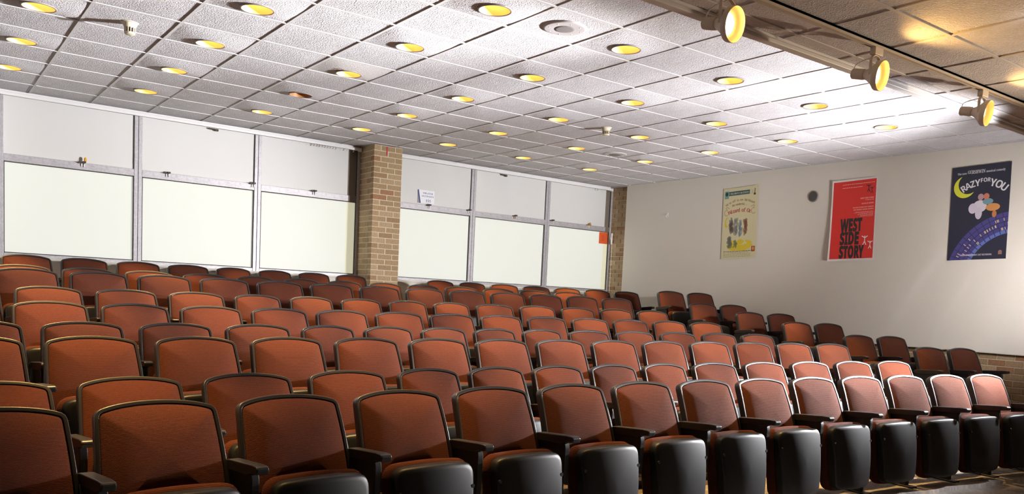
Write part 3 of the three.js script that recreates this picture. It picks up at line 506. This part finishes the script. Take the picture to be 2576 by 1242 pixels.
// ------------------------------------------------------------------ theatre seats
function resample(pts, n) { const L = [0]; const q = pts.concat([pts[0]]); for (let i = 1; i < q.length; i++) L.push(L[i - 1] + Math.hypot(q[i].x - q[i - 1].x, q[i].y - q[i - 1].y)); const out = []; for (let k = 0, i = 1; k < n; k++) { const s = L[L.length - 1] * k / n; while (L[i] < s) i++; const t = (s - L[i - 1]) / (L[i] - L[i - 1] || 1); out.push(new THREE.Vector2(q[i - 1].x + (q[i].x - q[i - 1].x) * t, q[i - 1].y + (q[i].y - q[i - 1].y) * t)); } return out; }
function inset(pts, d) { const n = pts.length; return pts.map((p, i) => { const a = pts[(i + n - 1) % n], b = pts[(i + 1) % n], tx = b.x - a.x, ty = b.y - a.y, l = Math.hypot(tx, ty) || 1; return new THREE.Vector2(p.x - ty / l * d, p.y + tx / l * d); }); }
// loft closed rings [{pts, w}] in (u, s, w) space through map(u, s, w)
function ringLoft(rings, map, capFirst, capLast) {
  const n = rings[0].pts.length, pos = [], uv = [], idx = [];
  const add = (u, s, w) => { const p = map(u, s, w); pos.push(p.x, p.y, p.z); uv.push(u, s); return pos.length / 3 - 1; };
  rings.forEach((r) => r.pts.forEach((p, i) => add(p.x, p.y, typeof r.w === 'function' ? r.w(p.x, p.y) : r.w)));
  for (let k = 0; k < rings.length - 1; k++) for (let i = 0; i < n; i++) { const a = k * n + i, b = k * n + (i + 1) % n, c = a + n, d = b + n; idx.push(a, b, c, b, d, c); }
  const cap = (k, flip) => { const r = rings[k]; let u = 0, s = 0; r.pts.forEach((p) => { u += p.x / n; s += p.y / n; }); const c = add(u, s, typeof r.w === 'function' ? r.w(u, s) : r.w); for (let i = 0; i < n; i++) { const a = k * n + i, b = k * n + (i + 1) % n; idx.push(...(flip ? [c, b, a] : [c, a, b])); } };
  if (capFirst) cap(0, true); if (capLast) cap(rings.length - 1, false);
  const g = new THREE.BufferGeometry(); g.setAttribute('position', new THREE.Float32BufferAttribute(pos, 3)); g.setAttribute('uv', new THREE.Float32BufferAttribute(uv, 2)); g.setIndex(idx); g.computeVertexNormals(); return g;
}
const shrink = (pts, k, cx, cy) => pts.map((p) => new THREE.Vector2(cx + (p.x - cx) * k, cy + (p.y - cy) * k));
function seatGeometry(hw) {      // hw: half the shoulder width of the back
  const G = {};
  // --- back outline, counter-clockwise, s measured up the reclined back from y = 0.36
  const sh = new THREE.Shape(), S1 = 0.452, top = 0.488, hb = hw + 0.014;
  sh.moveTo(-hb + 0.03, 0); sh.lineTo(hb - 0.03, 0); sh.quadraticCurveTo(hb, 0, hb, 0.03); sh.bezierCurveTo(hb + 0.004, 0.15, hw + 0.008, 0.3, hw - 0.001, S1 - 0.03);
  sh.quadraticCurveTo(hw - 0.004, S1 - 0.002, hw - 0.032, S1 + 0.005); sh.bezierCurveTo(hw * 0.45, top + 0.002, -hw * 0.45, top + 0.002, -hw + 0.032, S1 + 0.005);
  sh.quadraticCurveTo(-hw + 0.004, S1 - 0.002, -hw + 0.001, S1 - 0.03); sh.bezierCurveTo(-hw - 0.008, 0.3, -hb - 0.004, 0.15, -hb, 0.03); sh.quadraticCurveTo(-hb, 0, -hb + 0.03, 0);
  const O = resample(sh.getPoints(20), 120), A = 0.30;                      // recline angle
  const map = (u, s, w) => { const bow = 0.2 * u * u - 0.34 * (s - 0.16) * (s - 0.16) + 0.012; return V3(u, 0.36 + s * Math.cos(A) + w * Math.sin(A), 0.158 - s * Math.sin(A) + w * Math.cos(A) + bow); };
  G.frame = ringLoft([{ pts: inset(O, 0.03), w: -0.014 }, { pts: inset(O, 0.0172), w: -0.004 }, { pts: inset(O, 0.0164), w: 0.0028 }, { pts: inset(O, 0.0156), w: 0.0040 }, { pts: inset(O, 0.0144), w: 0.0044 }, { pts: inset(O, 0.0050), w: 0.0044 }, { pts: inset(O, 0.0022), w: 0.0036 }, { pts: inset(O, 0.0007), w: 0.0016 }, { pts: O, w: -0.002 }, { pts: O, w: -0.034 }, { pts: inset(O, 0.005), w: -0.042 }, { pts: inset(O, 0.05), w: -0.05 }, { pts: shrink(O, 0.5, 0, 0.24), w: -0.056 }, { pts: shrink(O, 0.1, 0, 0.24), w: -0.058 }], map, false, true);
  const K = inset(O, 0.0180), cush = [{ pts: K, w: -0.012 }, { pts: inset(O, 0.0193), w: -0.002 }];
  for (const r of [0.985, 0.96, 0.92, 0.86, 0.78, 0.68, 0.55, 0.4, 0.22, 0.06]) cush.push({ pts: shrink(K, r, 0, 0.25), w: 0.05 * Math.pow(1 - Math.pow(r, 2.5), 0.9) });
  G.cushion = flip(ringLoft(cush, map, false, true));
  G.frame = flip(G.frame, true);
  // --- folded seat: shell to the front, cushion behind it; s up from the bottom edge
  const q = new THREE.Shape(), wt = hw - 0.022, wb = hw - 0.05, hh = 0.43;
  q.moveTo(-wb + 0.05, 0.0); q.quadraticCurveTo(0, -0.012, wb - 0.05, 0.0); q.quadraticCurveTo(wb, 0.004, wb + 0.003, 0.05); q.lineTo(wt, hh - 0.06); q.quadraticCurveTo(wt, hh - 0.004, wt - 0.055, hh); q.quadraticCurveTo(0, hh + 0.012, -wt + 0.055, hh); q.quadraticCurveTo(-wt, hh - 0.004, -wt, hh - 0.06); q.lineTo(-wb - 0.003, 0.05); q.quadraticCurveTo(-wb, 0.004, -wb + 0.05, 0.0);
  const Q = resample(q.getPoints(12), 80), B = 0.10;
  const mapS = (u, s, w) => V3(u, 0.088 + s * Math.cos(B) + w * Math.sin(B), 0.425 - s * Math.sin(B) + w * Math.cos(B));
  const face = (u, s) => 0.034 * (1 - (u / wt) ** 2) - 0.012 * ((s - 0.2) / 0.2) ** 2 + 0.004;
  G.shell = ringLoft([{ pts: shrink(Q, 0.04, 0, 0.22), w: face }, { pts: shrink(Q, 0.25, 0, 0.22), w: face }, { pts: shrink(Q, 0.5, 0, 0.22), w: face }, { pts: shrink(Q, 0.72, 0, 0.22), w: face }, { pts: shrink(Q, 0.88, 0, 0.22), w: face }, { pts: inset(Q, 0.012), w: (u, s) => face(u, s) - 0.001 }, { pts: inset(Q, 0.004), w: (u, s) => face(u, s) - 0.006 }, { pts: Q, w: (u, s) => face(u, s) - 0.014 }, { pts: inset(Q, -0.003), w: -0.048 }, { pts: inset(Q, 0.001), w: -0.054 }, { pts: inset(Q, 0.02), w: -0.055 }], mapS, true, false);
  const Cq = [{ pts: inset(Q, 0.018), w: -0.05 }, { pts: inset(Q, 0.002), w: -0.056 }, { pts: inset(Q, -0.010), w: -0.066 }, { pts: inset(Q, -0.016), w: -0.085 }, { pts: inset(Q, -0.014), w: -0.108 }, { pts: inset(Q, -0.002), w: -0.128 }, { pts: inset(Q, 0.022), w: -0.138 }, { pts: shrink(Q, 0.7, 0, 0.22), w: -0.144 }, { pts: shrink(Q, 0.1, 0, 0.22), w: -0.146 }];
  G.seatCushion = ringLoft(Cq, mapS, false, true);
  const bolt = (u, s) => { const c = cyl(0.009, 0.009, 0.008, 12); c.rotateX(Math.PI / 2); const p = mapS(u, s, face(u, s) + 0.0005); c.translate(p.x, p.y, p.z); return c; };
  G.bolts = [bolt(wt - 0.018, hh * 0.74), bolt(-wt + 0.018, hh * 0.74)];
  return G;
  function flip(g) { return g; }
}
// armrest profile (z, y): thin nose, deeper rear
const armGeo = (() => {
  const s = new THREE.Shape(); s.moveTo(0.085, 0.546); s.lineTo(0.095, 0.566); s.lineTo(0.12, 0.571); s.lineTo(0.36, 0.590); s.lineTo(0.402, 0.590); s.quadraticCurveTo(0.414, 0.588, 0.412, 0.576); s.lineTo(0.408, 0.566); s.lineTo(0.36, 0.562); s.lineTo(0.315, 0.548); s.lineTo(0.12, 0.536); s.lineTo(0.085, 0.546);
  const g = new THREE.ExtrudeGeometry(s, { depth: 0.04, bevelEnabled: true, bevelThickness: 0.006, bevelSize: 0.004, bevelSegments: 2, curveSegments: 4 }); g.translate(0, 0, -0.02); g.rotateY(-Math.PI / 2); return g;   // (z,y) profile: x -> z
})();
const bracketGeo = (() => {
  const s = new THREE.Shape(); s.moveTo(0.04, 0.36); s.lineTo(0.06, 0.47); s.lineTo(0.10, 0.548); s.lineTo(0.325, 0.556); s.quadraticCurveTo(0.345, 0.54, 0.34, 0.5); s.lineTo(0.335, 0.34); s.lineTo(0.16, 0.30); s.lineTo(0.04, 0.36);
  const g = new THREE.ExtrudeGeometry(s, { depth: 0.026, bevelEnabled: true, bevelThickness: 0.004, bevelSize: 0.004, bevelSegments: 1 }); g.translate(0, 0, -0.013); g.rotateY(-Math.PI / 2); return g;
})();
const legGeo = merge([box(-0.02, 0.02, 0.01, 0.36, 0.2, 0.31, 0.008)]);
const footGeo = merge([box(-0.035, 0.035, 0.0, 0.012, 0.16, 0.37, 0.004)]);
const screwGeos = [0.17, 0.235].map((z) => { const g = new THREE.SphereGeometry(0.0055, 8, 6); g.translate(0.018, 0.515, z); return g; });
function makeSeat(hw, pitch, extraArm) {
  const G = seatGeometry(hw), t = new THREE.Group();
  mesh('back_frame', G.frame, M.frame, t);
  mesh('back_cushion', G.cushion, M.fabric, t);
  const s = mesh('seat_shell', G.shell, M.shell, t); G.bolts.forEach((b) => mesh('bolt', b, M.bolt, s));
  mesh('seat_cushion', G.seatCushion, M.fabric, t);
  for (const x of extraArm ? [-pitch / 2, pitch / 2] : [-pitch / 2]) {
    const a = mesh('armrest', armGeo, M.arm, t); a.position.x = x;
    const b = mesh('arm_bracket', bracketGeo, M.steel, t); b.position.x = x; screwGeos.forEach((q) => mesh('screw', q, M.white, b));
    const l = mesh('leg', legGeo, M.steel, t); l.position.x = x; mesh('foot', footGeo, M.steel, l);
  }
  return t;
}
const protos = {};
function seat(hw, pitch, extra, x, y, z, turn, label, group) {
  const key = [hw, extra].join();
  protos[key] = protos[key] || makeSeat(hw, pitch, extra);
  const o = protos[key].clone(); o.name = numbered('theater_seat'); o.position.set(x, y, z); o.rotation.y = turn; scene.add(o);
  return tag(o, label, 'seat', group);
}
const rowName = ['front', 'second', 'third', 'fourth', 'fifth', 'sixth', 'seventh', 'eighth'];
ROWS.forEach(([x0, pw, pn, h, sl, n, gap, lift], k) => {
  const odd = k % 2 === 1, wd = (j) => (odd && j >= 4 && j <= 8 ? pn : pw);
  let s = x0 - (wd(0) + wd(1)) / 2;
  for (let i = 0; i <= n; i++) {
    if (i) s += (wd(i - 1) + wd(i)) / 2;
    const p = rowAt(k, s), narrow = odd && i >= 4 && i <= 8;
    seat(narrow ? 0.211 : 0.235, wd(i), i === n, p.x, h + sl * s - SHO, p.z, -p.t, (i === n ? 'rust fabric tip-up theater seat at the right aisle end of the ' : 'rust fabric tip-up theater seat, ' + ordW[n - i] + ' from the right aisle in the ') + rowName[k] + ' row', 'rust seats in the ' + rowName[k] + ' row');
  }
  if (gap) for (let j = 0; j < 2; j++) {
    const p = rowAt(k, s + pw * (j + 1) + gap);
    seat(0.235, pw, j === 1, p.x, h + lift - SHO, p.z, -p.t, 'rust theater seat of the ' + rowName[k] + ' row side pair, ' + (j ? 'nearer the poster wall' : 'nearer the aisle'), 'paired seats along the poster wall');
  }
});
{
  const A = 0.014, put = (x, nw, end, label) => seat(nw ? 0.211 : 0.235, nw ? 0.519 : 0.559, end, x, HI - SHO, ZI + A * (x - 2.4) ** 2, -2 * A * (x - 2.4), label, 'dark seats in the back row under the windows');
  let x = 0.444 - 0.559;
  for (let i = 0; i <= 7; i++) { put(x, i > 3, i === 7, i === 7 ? 'dark rust seat of the back row nearest the left side of the brick pillar' : 'dark rust seat of the back row, ' + ordW[7 - i] + ' to the left of the brick pillar'); x += (i < 3 ? 0.559 : i === 3 ? 0.539 : 0.519); }
  x = 5.007;
  for (let i = 9; i <= 15; i++) { put(x, i < 11, i === 15, i === 15 ? 'dark rust seat at the right end of the back row beside the brick corner' : 'dark rust seat of the back row, ' + ordW[i - 9] + ' to the right of the brick pillar'); x += i < 10 ? 0.519 : i === 10 ? 0.539 : 0.559; }
}
renderer.render(scene, camera);
